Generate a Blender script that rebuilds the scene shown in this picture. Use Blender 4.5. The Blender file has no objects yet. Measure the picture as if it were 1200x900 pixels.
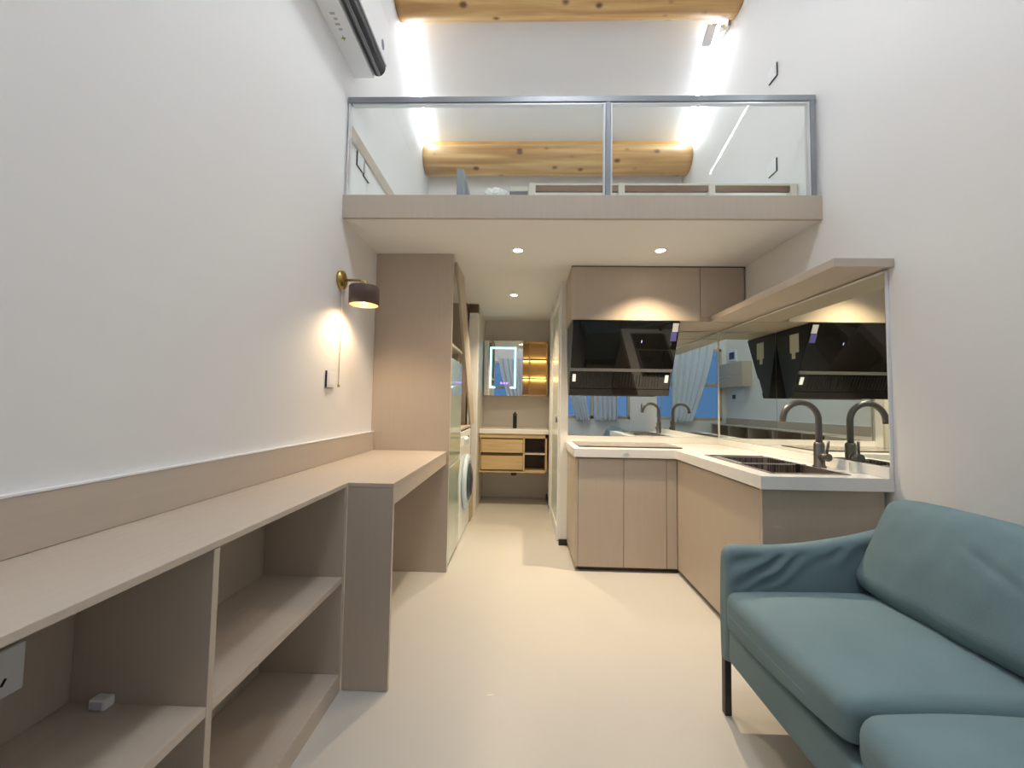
import bpy, bmesh, math, random
from mathutils import Vector, Matrix, noise
random.seed(7)
C = bpy.context.scene
COL = C.collection
PI = math.pi

# ------------------------------------------------------------------ materials
def new_mat(name):
    m = bpy.data.materials.new(name); m.use_nodes = True
    nt = m.node_tree
    b = nt.nodes.get('Principled BSDF')
    return m, nt, b

def pmat(name, col, rough=0.5, metal=0.0, spec=0.5, bump=0.0, bscale=200.0, vary=0.0, vscale=(3, 3, 3), coat=0.0):
    m, nt, b = new_mat(name)
    b.inputs['Base Color'].default_value = (*col, 1)
    b.inputs['Roughness'].default_value = rough
    b.inputs['Metallic'].default_value = metal
    b.inputs['Specular IOR Level'].default_value = spec
    b.inputs['Coat Weight'].default_value = coat
    tc = nt.nodes.new('ShaderNodeTexCoord')
    if vary > 0:
        mp = nt.nodes.new('ShaderNodeMapping'); mp.inputs['Scale'].default_value = vscale
        nz = nt.nodes.new('ShaderNodeTexNoise'); nz.inputs['Detail'].default_value = 5
        nz.inputs['Scale'].default_value = 1.0
        rp = nt.nodes.new('ShaderNodeValToRGB')
        rp.color_ramp.elements[0].position = 0.3; rp.color_ramp.elements[1].position = 0.7
        rp.color_ramp.elements[0].color = (*[c * (1 - vary) for c in col], 1)
        rp.color_ramp.elements[1].color = (*[min(1, c * (1 + vary)) for c in col], 1)
        nt.links.new(tc.outputs['Object'], mp.inputs['Vector'])
        nt.links.new(mp.outputs['Vector'], nz.inputs['Vector'])
        nt.links.new(nz.outputs['Fac'], rp.inputs['Fac'])
        nt.links.new(rp.outputs['Color'], b.inputs['Base Color'])
    if bump > 0:
        n2 = nt.nodes.new('ShaderNodeTexNoise'); n2.inputs['Scale'].default_value = bscale; n2.inputs['Detail'].default_value = 3
        bp = nt.nodes.new('ShaderNodeBump'); bp.inputs['Strength'].default_value = bump; bp.inputs['Distance'].default_value = 0.002
        nt.links.new(tc.outputs['Object'], n2.inputs['Vector'])
        nt.links.new(n2.outputs['Fac'], bp.inputs['Height'])
        nt.links.new(bp.outputs['Normal'], b.inputs['Normal'])
    return m

def emat(name, col, strength):
    m, nt, b = new_mat(name)
    b.inputs['Base Color'].default_value = (0.8, 0.8, 0.8, 1)
    b.inputs['Emission Color'].default_value = (*col, 1)
    b.inputs['Emission Strength'].default_value = strength
    return m

def glass_thin(name, tint, refl=0.08):
    m = bpy.data.materials.new(name); m.use_nodes = True
    nt = m.node_tree; nt.nodes.clear()
    out = nt.nodes.new('ShaderNodeOutputMaterial')
    tr = nt.nodes.new('ShaderNodeBsdfTransparent'); tr.inputs['Color'].default_value = (*tint, 1)
    gl = nt.nodes.new('ShaderNodeBsdfGlossy'); gl.inputs['Roughness'].default_value = 0.01
    lw = nt.nodes.new('ShaderNodeLayerWeight'); lw.inputs['Blend'].default_value = 0.5
    pw = nt.nodes.new('ShaderNodeMath'); pw.operation = 'POWER'; pw.inputs[1].default_value = 5.0
    fr = nt.nodes.new('ShaderNodeMath'); fr.operation = 'MULTIPLY_ADD'; fr.inputs[1].default_value = 0.75; fr.inputs[2].default_value = 0.028
    nt.links.new(lw.outputs['Facing'], pw.inputs[0]); nt.links.new(pw.outputs[0], fr.inputs[0])
    mx = nt.nodes.new('ShaderNodeMixShader')
    nt.links.new(fr.outputs[0], mx.inputs['Fac'])
    nt.links.new(tr.outputs['BSDF'], mx.inputs[1]); nt.links.new(gl.outputs['BSDF'], mx.inputs[2])
    nt.links.new(mx.outputs['Shader'], out.inputs['Surface'])
    return m

def log_mat(name):
    m, nt, b = new_mat(name)
    b.inputs['Roughness'].default_value = 0.45
    tc = nt.nodes.new('ShaderNodeTexCoord')
    mp = nt.nodes.new('ShaderNodeMapping'); mp.inputs['Scale'].default_value = (.55, 9, 9)
    n1 = nt.nodes.new('ShaderNodeTexNoise'); n1.inputs['Scale'].default_value = 1.6; n1.inputs['Detail'].default_value = 8
    n1.inputs['Distortion'].default_value = .35
    rp = nt.nodes.new('ShaderNodeValToRGB')
    e = rp.color_ramp.elements
    e[0].position = 0.33; e[0].color = (0.36, 0.19, 0.065, 1)
    e[1].position = 0.66; e[1].color = (0.66, 0.45, 0.21, 1)
    x = e.new(0.5); x.color = (0.52, 0.31, 0.115, 1)
    nt.links.new(tc.outputs['Object'], mp.inputs['Vector']); nt.links.new(mp.outputs['Vector'], n1.inputs['Vector'])
    nt.links.new(n1.outputs['Fac'], rp.inputs['Fac'])
    # knots
    mp2 = nt.nodes.new('ShaderNodeMapping'); mp2.inputs['Scale'].default_value = (6.0, 9.0, 9.0)
    vo = nt.nodes.new('ShaderNodeTexVoronoi'); vo.inputs['Scale'].default_value = 1.0
    r2 = nt.nodes.new('ShaderNodeValToRGB')
    r2.color_ramp.elements[0].position = 0.10; r2.color_ramp.elements[0].color = (1, 1, 1, 1)
    r2.color_ramp.elements[1].position = 0.24; r2.color_ramp.elements[1].color = (0, 0, 0, 1)
    mx = nt.nodes.new('ShaderNodeMixRGB'); mx.inputs['Color2'].default_value = (0.13, 0.05, 0.015, 1)
    nt.links.new(tc.outputs['Object'], mp2.inputs['Vector']); nt.links.new(mp2.outputs['Vector'], vo.inputs['Vector'])
    nt.links.new(vo.outputs['Distance'], r2.inputs['Fac'])
    nt.links.new(r2.outputs['Color'], mx.inputs['Fac']); nt.links.new(rp.outputs['Color'], mx.inputs['Color1'])
    nt.links.new(mx.outputs['Color'], b.inputs['Base Color'])
    return m

M = {}
M['wall'] = pmat('wall_paint', (0.76, 0.75, 0.735), 0.65, bump=0.06, bscale=180)
M['wall_bath'] = pmat('bathroom_wall_tile', (0.62, 0.585, 0.53), 0.4, vary=0.05)
M['ceil'] = pmat('ceiling_paint', (0.78, 0.78, 0.77), 0.7)
M['floor'] = pmat('floor_tile', (0.52, 0.495, 0.455), 0.32, vary=0.02, vscale=(1.5, 1.5, 1), bump=0.02, bscale=60)
M['lam'] = pmat('greige_laminate', (0.468, 0.393, 0.314), 0.42, vary=0.022, vscale=(60, 60, 4), bump=0.04, bscale=300)
M['lam_h'] = pmat('greige_laminate_lengthwise', (0.50, 0.424, 0.348), 0.42, vary=0.03, vscale=(70, 4, 60), bump=0.04, bscale=300)
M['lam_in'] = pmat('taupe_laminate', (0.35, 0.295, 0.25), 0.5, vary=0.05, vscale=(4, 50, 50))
M['seam'] = pmat('dark_seam', (0.10, 0.075, 0.06), 0.6)
M['white'] = pmat('white_plastic', (0.80, 0.80, 0.80), 0.35)
M['whitegloss'] = pmat('white_quartz', (0.80, 0.78, 0.75), 0.22, vary=0.02, vscale=(8, 8, 8))
M['metalgrey'] = pmat('grey_metal', (0.26, 0.275, 0.30), 0.38, metal=0.4)
M['metallight'] = pmat('light_metal', (0.70, 0.71, 0.73), 0.3, metal=0.5)
M['gun'] = pmat('gunmetal', (0.17, 0.155, 0.14), 0.33, metal=0.8)
M['sink'] = pmat('dark_sink_steel', (0.34, 0.29, 0.26), 0.3, metal=0.7)
M['black'] = pmat('black_plastic', (0.012, 0.012, 0.012), 0.4)
M['blackglass'] = pmat('black_glass', (0.006, 0.006, 0.006), 0.03, spec=0.5)
M['darkgrey'] = pmat('dark_grey_plastic', (0.02, 0.02, 0.022), 0.4)
M['midgrey'] = pmat('mid_grey_plastic', (0.16, 0.16, 0.165), 0.4)
M['hobglass'] = pmat('brown_black_hob_glass', (0.10, 0.075, 0.065), 0.08, spec=0.8)
M['brass'] = pmat('brass', (0.50, 0.36, 0.11), 0.28, metal=0.95)
M['shade'] = pmat('brown_lamp_metal', (0.085, 0.052, 0.044), 0.4)
M['shade_in'] = pmat('copper_lamp_inside', (0.75, 0.42, 0.28), 0.35, metal=0.2)
M['sofa'] = pmat('teal_upholstery', (0.170, 0.243, 0.262), 0.85, spec=0.2, bump=0.25, bscale=420, vary=0.06, vscale=(5, 5, 5))
M['leg'] = pmat('dark_sofa_leg', (0.03, 0.024, 0.022), 0.4)
M['fridge'] = pmat('mint_glass', (0.40, 0.50, 0.43), 0.07, spec=0.7, coat=0.5)
M['washer'] = pmat('washer_white', (0.74, 0.76, 0.78), 0.3)
M['washrim'] = pmat('washer_door_blue', (0.52, 0.64, 0.74), 0.25)
M['washglass'] = pmat('washer_window', (0.03, 0.05, 0.08), 0.06)
M['oak'] = pmat('oak_veneer', (0.56, 0.41, 0.215), 0.42, vary=0.12, vscale=(3, 40, 40))
M['oakdark'] = pmat('walnut_gap', (0.13, 0.08, 0.045), 0.5)
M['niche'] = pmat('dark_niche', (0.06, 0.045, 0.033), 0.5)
M['log'] = log_mat('pine_log')
M['pine'] = pmat('planed_pine', (0.62, 0.36, 0.11), 0.45, vary=0.1, vscale=(4, 30, 30))
M['brownrail'] = pmat('brown_bed_board', (0.22, 0.125, 0.07), 0.5, vary=0.08, vscale=(3, 30, 30))
M['cream'] = pmat('cream_paint', (0.66, 0.60, 0.50), 0.5)
M['fabric_white'] = pmat('white_fabric', (0.72, 0.71, 0.69), 0.9, bump=0.3, bscale=200)
M['winframe'] = pmat('beige_window_frame', (0.55, 0.45, 0.30), 0.45)
M['screen'] = pmat('dark_blue_screen', (0.02, 0.04, 0.12), 0.1)
M['label_beige'] = pmat('beige_paper_label', (0.62, 0.60, 0.50), 0.6)
M['label_white'] = pmat('white_paper_label', (0.50, 0.52, 0.56), 0.5)
M['label_blue'] = pmat('violet_blue_label', (0.10, 0.09, 0.34), 0.5)
M['green'] = pmat('leaf_green_print', (0.22, 0.36, 0.03), 0.5)
M['greytext'] = pmat('grey_print', (0.42, 0.42, 0.42), 0.5)
M['bluelogo'] = pmat('slate_blue_badge', (0.17, 0.17, 0.26), 0.35)
M['stain'] = pmat('floor_sticker', (0.8, 0.78, 0.7), 0.3)
def mirror_mat():
    m, nt, b = new_mat('mirror_silver')
    b.inputs['Base Color'].default_value = (0.80, 0.85, 0.82, 1)
    b.inputs['Metallic'].default_value = 1.0
    b.inputs['Roughness'].default_value = 0.012
    return m
M['mirror'] = mirror_mat()
M['glass'] = glass_thin('clear_glass', (0.965, 0.985, 0.975))
M['pane'] = glass_thin('window_glass', (0.85, 0.93, 1.0))
def sheer_mat():
    m = bpy.data.materials.new('sheer_curtain'); m.use_nodes = True
    nt = m.node_tree; nt.nodes.clear()
    out = nt.nodes.new('ShaderNodeOutputMaterial')
    d = nt.nodes.new('ShaderNodeBsdfDiffuse'); d.inputs['Color'].default_value = (0.80, 0.82, 0.84, 1)
    t = nt.nodes.new('ShaderNodeBsdfTranslucent'); t.inputs['Color'].default_value = (0.7, 0.75, 0.8, 1)
    p = nt.nodes.new('ShaderNodeBsdfTransparent')
    a = nt.nodes.new('ShaderNodeMixShader'); a.inputs['Fac'].default_value = 0.3
    c = nt.nodes.new('ShaderNodeMixShader'); c.inputs['Fac'].default_value = 0.12
    nt.links.new(d.outputs[0], a.inputs[1]); nt.links.new(t.outputs[0], a.inputs[2])
    nt.links.new(a.outputs[0], c.inputs[1]); nt.links.new(p.outputs[0], c.inputs[2])
    nt.links.new(c.outputs[0], out.inputs['Surface'])
    return m
M['sheer'] = sheer_mat()
M['frost'] = pmat('frosted_door_glass', (0.78, 0.85, 0.80), 0.15, spec=0.6)
LED = 70.0
M['led'] = emat('led_diffuser', (0.84, 0.92, 1.0), LED)
M['ledsoft'] = emat('led_soft_diffuser', (0.87, 0.94, 1.0), 30)
M['addedlamp'] = emat('added_lamp_diffuser', (0.88, 0.93, 1.0), 50)
M['downlight'] = emat('downlight_lens', (1.0, 0.86, 0.62), 22)
M['mirled'] = emat('mirror_led', (0.28, 0.80, 1.0), 2.0)
M['warmled'] = emat('warm_shelf_led', (1.0, 0.72, 0.24), 6)
M['purpled'] = emat('violet_display', (0.30, 0.10, 1.0), 1.5)
M['bulb'] = emat('warm_bulb', (1.0, 0.72, 0.42), 14)
M['dotled'] = emat('blue_indicator', (0.10, 0.05, 1.0), 0.9)
M['hoodlamp'] = emat('hood_lamp', (1.0, 0.93, 0.84), 0.35)

# ------------------------------------------------------------------ builders
ROOT = {}   # root location per object name

class MB:
    def __init__(s): s.bm = bmesh.new()
    def box(s, x0, x1, y0, y1, z0, z1, bev=0.0, seg=2, rot=None, piv=None):
        r = bmesh.ops.create_cube(s.bm, size=1.0)
        vs = r['verts']
        for v in vs:
            v.co = Vector((x0 + (v.co.x + .5) * (x1 - x0), y0 + (v.co.y + .5) * (y1 - y0), z0 + (v.co.z + .5) * (z1 - z0)))
        if bev > 0:
            es = list({e for v in vs for e in v.link_edges})
            rb = bmesh.ops.bevel(s.bm, geom=es, offset=bev, segments=seg, affect='EDGES', profile=0.5, clamp_overlap=True)
            vs = list({v for f in rb['faces'] for v in f.verts} | {v for v in vs if v.is_valid})
        if rot is not None:
            p = Vector(piv if piv else ((x0 + x1) / 2, (y0 + y1) / 2, (z0 + z1) / 2))
            for v in vs: v.co = p + rot @ (v.co - p)
        return s
    def prism(s, poly, axis, a, b, bev=0.0):
        """poly: 2-D outline in the two other axes (in x,y,z order), extruded along axis from a to b"""
        def P(q, t):
            if axis == 0: return Vector((t, q[0], q[1]))
            if axis == 1: return Vector((q[0], t, q[1]))
            return Vector((q[0], q[1], t))
        va = [s.bm.verts.new(P(q, a)) for q in poly]
        vb = [s.bm.verts.new(P(q, b)) for q in poly]
        n = len(poly)
        fs = [s.bm.faces.new(va), s.bm.faces.new(list(reversed(vb)))]
        for i in range(n):
            j = (i + 1) % n
            fs.append(s.bm.faces.new((va[j], va[i], vb[i], vb[j])))
        bmesh.ops.recalc_face_normals(s.bm, faces=fs)
        if bev > 0:
            es = list({e for f in fs for e in f.edges})
            bmesh.ops.bevel(s.bm, geom=es, offset=bev, segments=2, affect='EDGES', profile=0.5, clamp_overlap=True)
        return s
    def cyl(s, p0, p1, r0, r1=None, n=24, caps=True):
        r1 = r0 if r1 is None else r1
        p0 = Vector(p0); p1 = Vector(p1); d = (p1 - p0).normalized()
        u = d.orthogonal().normalized(); w = d.cross(u)
        A = []; B = []
        for i in range(n):
            t = 2 * PI * i / n; o = u * math.cos(t) + w * math.sin(t)
            A.append(s.bm.verts.new(p0 + o * r0)); B.append(s.bm.verts.new(p1 + o * r1))
        fs = []
        for i in range(n):
            j = (i + 1) % n; f = s.bm.faces.new((A[i], A[j], B[j], B[i])); f.smooth = True; fs.append(f)
        if caps: fs += [s.bm.faces.new(list(reversed(A))), s.bm.faces.new(B)]
        bmesh.ops.recalc_face_normals(s.bm, faces=fs)
        return s
    def lathe(s, prof, origin, axis, n=32):
        """prof: list of (radius, height) along axis"""
        o = Vector(origin); d = Vector(axis).normalized(); u = d.orthogonal().normalized(); w = d.cross(u)
        rings = []
        for r, h in prof:
            rings.append([s.bm.verts.new(o + d * h + (u * math.cos(2 * PI * i / n) + w * math.sin(2 * PI * i / n)) * max(r, 1e-5)) for i in range(n)])
        fs = []
        for a, b in zip(rings, rings[1:]):
            for i in range(n):
                j = (i + 1) % n; f = s.bm.faces.new((a[i], a[j], b[j], b[i])); f.smooth = True; fs.append(f)
        bmesh.ops.recalc_face_normals(s.bm, faces=fs)
        return s
    def tube(s, pts, r, n=14, caps=True):
        pts = [Vector(p) for p in pts]; rings = []
        prev = None
        for k, p in enumerate(pts):
            t = (pts[min(k + 1, len(pts) - 1)] - pts[max(k - 1, 0)]).normalized()
            u = t.orthogonal().normalized() if prev is None else (prev - t * prev.dot(t)).normalized()
            prev = u; w = t.cross(u)
            rr = r[k] if isinstance(r, (list, tuple)) else r
            rings.append([s.bm.verts.new(p + (u * math.cos(2 * PI * i / n) + w * math.sin(2 * PI * i / n)) * rr) for i in range(n)])
        fs = []
        for a, b in zip(rings, rings[1:]):
            for i in range(n):
                j = (i + 1) % n; f = s.bm.faces.new((a[i], a[j], b[j], b[i])); f.smooth = True; fs.append(f)
        if caps: fs += [s.bm.faces.new(list(reversed(rings[0]))), s.bm.faces.new(rings[-1])]
        bmesh.ops.recalc_face_normals(s.bm, faces=fs)
        return s
    def soft(s, x0, x1, y0, y1, z0, z1, r, bulge=(0, 0, 0), n=14, fn=None):
        """soft-edged cushion: gridded box with round edges and crowned faces; fn moves points afterwards"""
        c = Vector(((x0 + x1) / 2, (y0 + y1) / 2, (z0 + z1) / 2)); h = Vector(((x1 - x0) / 2, (y1 - y0) / 2, (z1 - z0) / 2))
        def ticks(hh):
            k = 5; e = [-hh + r * (1 - math.cos(PI / 2 * i / k)) for i in range(k + 1)]
            m = [-hh + r + (2 * hh - 2 * r) * i / n for i in range(1, n)]
            return e + m + [-q for q in reversed(e)]
        T = [ticks(h[i]) for i in range(3)]; L = [len(t) for t in T]
        idx = {}
        def vert(i, j, k):
            if (i, j, k) in idx: return idx[(i, j, k)]
            p = Vector((T[0][i], T[1][j], T[2][k]))
            q = Vector(tuple(max(-(h[a] - r), min(h[a] - r, p[a])) for a in range(3)))
            d = p - q
            if d.length > 1e-9: p = q + d.normalized() * r
            u = [p[a] / h[a] for a in range(3)]
            for a in range(3):
                b, cc = [x for x in range(3) if x != a]
                p[a] += bulge[a] * u[a] * (1 - min(1, abs(u[b])) ** 2.2) * (1 - min(1, abs(u[cc])) ** 2.2)
            p = p + c
            if fn: p = fn(p, u)
            idx[(i, j, k)] = s.bm.verts.new(p); return idx[(i, j, k)]
        fs = []
        def quad(a, b, cc, d):
            f = s.bm.faces.new((a, b, cc, d)); f.smooth = True; fs.append(f)
        for i in range(L[0] - 1):
            for j in range(L[1] - 1):
                for k in (0, L[2] - 1): quad(vert(i, j, k), vert(i + 1, j, k), vert(i + 1, j + 1, k), vert(i, j + 1, k))
        for i in range(L[0] - 1):
            for k in range(L[2] - 1):
                for j in (0, L[1] - 1): quad(vert(i, j, k), vert(i + 1, j, k), vert(i + 1, j, k + 1), vert(i, j, k + 1))
        for j in range(L[1] - 1):
            for k in range(L[2] - 1):
                for i in (0, L[0] - 1): quad(vert(i, j, k), vert(i, j + 1, k), vert(i, j + 1, k + 1), vert(i, j, k + 1))
        bmesh.ops.recalc_face_normals(s.bm, faces=fs)
        return s
    def build(s, name, mat, parent=None, label=None):
        me = bpy.data.meshes.new(name)
        off = Vector((0, 0, 0))
        if parent is not None: off = ROOT.get(parent.name, Vector((0, 0, 0)))
        if off.length > 0: bmesh.ops.translate(s.bm, verts=s.bm.verts, vec=-off)
        s.bm.to_mesh(me); s.bm.free()
        me.materials.append(M[mat] if isinstance(mat, str) else mat)
        o = bpy.data.objects.new(name, me); COL.objects.link(o)
        ROOT[o.name] = off.copy()
        if parent is not None: o.parent = parent
        if label: o['label'] = label
        return o

def thing(name, label, cat, loc, group=None):
    o = bpy.data.objects.new(name, None); COL.objects.link(o)
    o.location = loc; o.empty_display_size = 0.05
    ROOT[o.name] = Vector(loc)
    o['label'] = label; o['category'] = cat
    if group: o['group'] = group
    return o
def tag(o, label, cat, group=None):
    o['label'] = label; o['category'] = cat
    if group: o['group'] = group
    return o
def struct(o):
    o['kind'] = 'structure'; return o
def B(*a, **k): return MB().box(*a, **k)

def dup(root, dloc, label, group=None):
    r = root.copy(); COL.objects.link(r); r.location = root.location + Vector(dloc)
    r['label'] = label
    if group: r['group'] = group
    ROOT[r.name] = Vector(r.location)
    for ch in list(root.children):
        c = ch.copy(); COL.objects.link(c); c.parent = r
        for g in list(ch.children):
            d = g.copy(); COL.objects.link(d); d.parent = c
    return r

# ------------------------------------------------------------------ the setting
LX, RX = -1.01, 1.574
YB = 3.295            # kitchen back wall
LOFT = 2.147          # loft edge
ZU, ZL = 2.112, 2.238 # loft underside / loft floor
RY, RZ = 2.2, 4.90    # ridge
BK = 4.87             # bathroom back wall
REAR = -1.8
def zc(y):            # roof underside, rear slope / front slope
    return 3.687 - .714 * (y - 3.9) if y >= RY else RZ - .26 * (RY - y)

struct(B(LX - .1, 2.45, REAR - .1, BK + .1, -.1, 0).build('floor', 'floor'))
wl = MB(); wl.prism([(REAR - .1, 0), (BK + .1, 0), (BK + .1, zc(4.1)), (4.1, zc(4.1)), (RY, RZ + .02), (REAR - .1, zc(REAR - .1))], 0, LX - .1, LX)
struct(wl.build('wall_left', 'wall'))
wr = MB(); wr.prism([(.55, 0), (YB + .1, 0), (YB + .1, ZL), (4.1, ZL), (4.1, zc(4.1)), (RY, RZ + .02), (.55, zc(.55))], 0, RX, RX + .1)
struct(wr.build('wall_right', 'wall'))
# alcove behind the camera
struct(B(RX + .1, 2.45, .55, .65, 0, zc(.6)).build('wall_alcove_front', 'wall'))
struct(B(2.35, 2.45, REAR, .55, 0, 4.5).build('wall_alcove_right', 'wall'))
WX0, WX1, WZ0, WZ1 = -.92, 2.19, .84, 2.30
rw = MB()
rw.box(LX, 2.45, REAR - .1, REAR, 0, WZ0).box(LX, 2.45, REAR - .1, REAR, WZ1, 4.5)
rw.box(LX, WX0, REAR - .1, REAR, WZ0, WZ1).box(WX1, 2.45, REAR - .1, REAR, WZ0, WZ1)
struct(rw.build('wall_rear', 'wall'))
# kitchen back wall and the wall along the corridor
struct(B(.36, RX, YB, YB + .1, 0, ZU).build('wall_back', 'wall'))
struct(B(LX, .40, BK, BK + .1, 0, ZU).build('wall_bathroom_back', 'wall_bath'))
cw = MB()
cw.box(.30, .36, 3.27, 3.34, 0, ZU).box(.30, .36, 4.12, BK, 0, ZU).box(.30, .36, 3.34, 4.12, 2.04, ZU)
struct(cw.build('wall_corridor_right', 'wall'))
struct(B(-.60, -.475, 4.14, BK, 0, ZU).build('wall_bathroom_left', 'wall_bath'))
# roof slopes
ce = MB(); ce.prism([(4.12, zc(4.12)), (RY, RZ), (REAR - .1, zc(REAR - .1)), (REAR - .1, zc(REAR - .1) + .15), (RY, RZ + .2), (4.12, zc(4.12) + .2)], 0, LX - .1, 2.45)
struct(ce.build('ceiling', 'ceil'))
struct(B(LX, RX, 4.04, 4.12, ZL, zc(4.12)).build('wall_loft_back', 'wall'))
# loft floor with its facing board
struct(B(LX, RX, LOFT + .02, BK, ZU, ZL - .004).build('floor_loft', 'ceil'))
fb = MB(); fb.box(LX, RX, LOFT, LOFT + .02, ZU - .004, ZL, bev=.0015)
struct(fb.build('trim_1', 'lam'))
struct(B(LX, LX + .018, 2.19, 4.04, 2.592, 2.668, bev=.003).build('trim_2', 'lam_h'))
struct(B(LX, LX + .0205, REAR, 2.684, .9045, .909).build('trim_3', 'white'))
struct(B(.294, .362, 3.255, 3.27, 0, .045).build('baseboard_corridor', 'black'))
struct(B(.285, .30, 4.3, BK, 0, .05).build('baseboard_bathroom', 'black'))
# corridor sliding door (white frame, frosted glass)
dr = struct(MB().box(.288, .30, 3.345, 3.40, .012, 2.03).box(.288, .30, 4.06, 4.115, .012, 2.03).box(.288, .30, 3.40, 4.06, 1.97, 2.03).box(.288, .30, 3.40, 4.06, .012, .10).build('door_1', 'white'))
B(.292, .298, 3.40, 4.06, .10, 1.97).build('door_glass', 'frost', dr)
MB().cyl((.288, 3.46, .985), (.276, 3.46, .985), .030, n=24).build('door_handle', 'metalgrey', dr)
struct(MB().box(.280, .2995, 4.16, 4.21, 0, 2.10, bev=.003).box(.280, .2995, 4.30, 4.36, 0.05, 2.10, bev=.003).build('door_frame_2', 'white')).name = 'trim_4'

# rear window, seen in the mirrors
wf = MB(); d0, d1 = REAR - .06, REAR + .012
for a in ((WX0, WX1, WZ0, WZ0 + .055), (WX0, WX1, WZ1 - .055, WZ1), (WX0, WX1, 1.53, 1.60)):
    wf.box(a[0], a[1], d0, d1, a[2], a[3], bev=.004)
for x in (WX0, -.12, .62, 1.38, WX1 - .06):
    wf.box(x, x + .06, d0, d1, WZ0, WZ1, bev=.004)
win = struct(wf.build('window_1', 'winframe'))
B(WX0 + .01, WX1 - .01, REAR - .04, REAR - .034, WZ0 + .01, WZ1 - .01).build('window_pane', 'pane', win)

def curtain(x0, x1, xb0, xb1, z0, z1, y, label, seed):
    bm = MB(); nx, nz = 90, 30; rows = []
    for k in range(nz + 1):
        t = k / nz; z = z1 + (z0 - z1) * t; tt = t ** 1.3
        row = []
        for i in range(nx + 1):
            u = i / nx
            x = (x0 + (x1 - x0) * u) * (1 - tt) + (xb0 + (xb1 - xb0) * u) * tt
            yy = y + .025 * math.sin(u * 34 + seed + .5 * math.sin(t * 3)) + .008 * math.sin(u * 71 + seed * 2)
            row.append(bm.bm.verts.new((x, yy, z)))
        rows.append(row)
    for a, b in zip(rows, rows[1:]):
        for i in range(nx):
            f = bm.bm.faces.new((a[i], a[i + 1], b[i + 1], b[i])); f.smooth = True
    o = bm.build('curtain', 'sheer'); tag(o, label, 'curtain', 'sheer window curtains')
    sm = o.modifiers.new('thickness', 'SOLIDIFY'); sm.thickness = .002
    return o
curtain(-.70, .10, -.25, .16, .80, 2.36, REAR + .13, 'sheer white curtain gathered towards the middle of the rear window, seen in the corner mirror', 1)
curtain(.75, 1.15, 1.08, 1.36, .78, 2.36, REAR + .13, 'narrow sheer white curtain reflected left in the mirror under the cooker hood', 2)
curtain(1.40, 1.92, 1.44, 1.90, .80, 2.36, REAR + .13, 'broad sheer white curtain reflected in the mirror under the middle of the cooker hood', 3)

# ------------------------------------------------------------------ roof logs and led strips
def log_beam(y, label):
    t = thing('log_beam', label, 'beam', ((LX + RX) / 2, y, zc(y) - .172), 'roof log beams')
    bm = MB(); n = 32; L = 40; rings = []; zz = zc(y) - .172
    for i in range(L + 1):
        x = LX + .004 + (RX - LX - .008) * i / L
        ring = []
        for k in range(n):
            a = 2 * PI * k / n
            r = .138 * (1 + .012 * noise.noise(Vector((x * 2.2, math.cos(a) * 1.5 + y * 3, math.sin(a) * 1.5))))
            ring.append(bm.bm.verts.new((x, y + r * math.cos(a), zz + r * math.sin(a))))
        rings.append(ring)
    for a, b in zip(rings, rings[1:]):
        for k in range(n):
            f = bm.bm.faces.new((a[k], b[k], b[(k + 1) % n], a[(k + 1) % n])); f.smooth = True
    bm.bm.faces.new(rings[0]); bm.bm.faces.new(list(reversed(rings[-1])))
    bmesh.ops.recalc_face_normals(bm.bm, faces=bm.bm.faces)
    bm.build('log', 'log', t)
    # flat packing board between log and sloping roof
    s = MB(); s.prism([(y - .02, zc(y - .02) - .002), (y + .05, zc(y + .05) - .002), (y + .05, zz + .128), (y - .02, zz + .134)], 0, LX + .02, RX - .004)
    s.build('packing_board', 'pine', t)
    return t
log_beam(3.90, 'knotty pine log beam against the back wall of the loft, behind the glass railing')
log_beam(2.94, 'pine log beam at the top edge of the picture, nearer and higher roof log')
def led_strip(x0, x1, label, segs=((2.225, 3.98),)):
    t = thing('led_strip', label, 'light', ((x0 + x1) / 2, 3.0, zc(3.0)), 'roof led strips')
    d = MB(); h = MB()
    def seg(y0, y1):
        dz0, dz1 = zc(y0) - .002, zc(y1) - .002
        d.prism([(y0, dz0 - .018), (y1, dz1 - .018), (y1, dz1 - .012), (y0, dz0 - .012)], 0, x0 + .003, x1 - .003)
        h.prism([(y0, dz0 - .012), (y1, dz1 - .012), (y1, dz1), (y0, dz0)], 0, x0, x1)
    for a, b in segs: seg(a, b)
    h.build('profile', 'white', t); d.build('diffuser', 'led', t, 'glowing white diffuser')
    return t
led_strip(-1.000, -.962, 'bright white led strip on the sloping ceiling along the left wall')
led_strip(1.510, 1.548, 'bright white led strip on the sloping ceiling along the right wall')
t = thing('wall_led_strip', 'slim white led strip on the right wall, seen as a reflection in the glass railing', 'light', (RX, 1.4, 3.17))
MB().prism([(.98, 3.06), (1.78, 3.265), (1.78, 3.29), (.98, 3.085)], 0, RX - .026, RX - .001).build('profile', 'white', t)
MB().prism([(.985, 3.064), (1.775, 3.267), (1.775, 3.286), (.985, 3.081)], 0, RX - .030, RX - .0265).build('diffuser', 'ledsoft', t, 'glowing white diffuser')
t = thing('added_ceiling_lamp', 'added round flush ceiling lamp to brighten the front of the room, outside the picture', 'lamp', (.3, .75, zc(.75)))  # added, unseen lamp that brightens the front of the room
MB().lathe([(.25, .008), (.25, -.03), (.235, -.035), (.225, -.03)], (.3, .75, zc(.75) - .075), (0, 0, 1), n=48).build('ring', 'white', t)
MB().lathe([(.225, -.032), (.15, -.042), (0, -.046)], (.3, .75, zc(.75) - .075), (0, 0, 1), n=48).build('diffuser', 'addedlamp', t, 'lit white diffuser')
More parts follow.
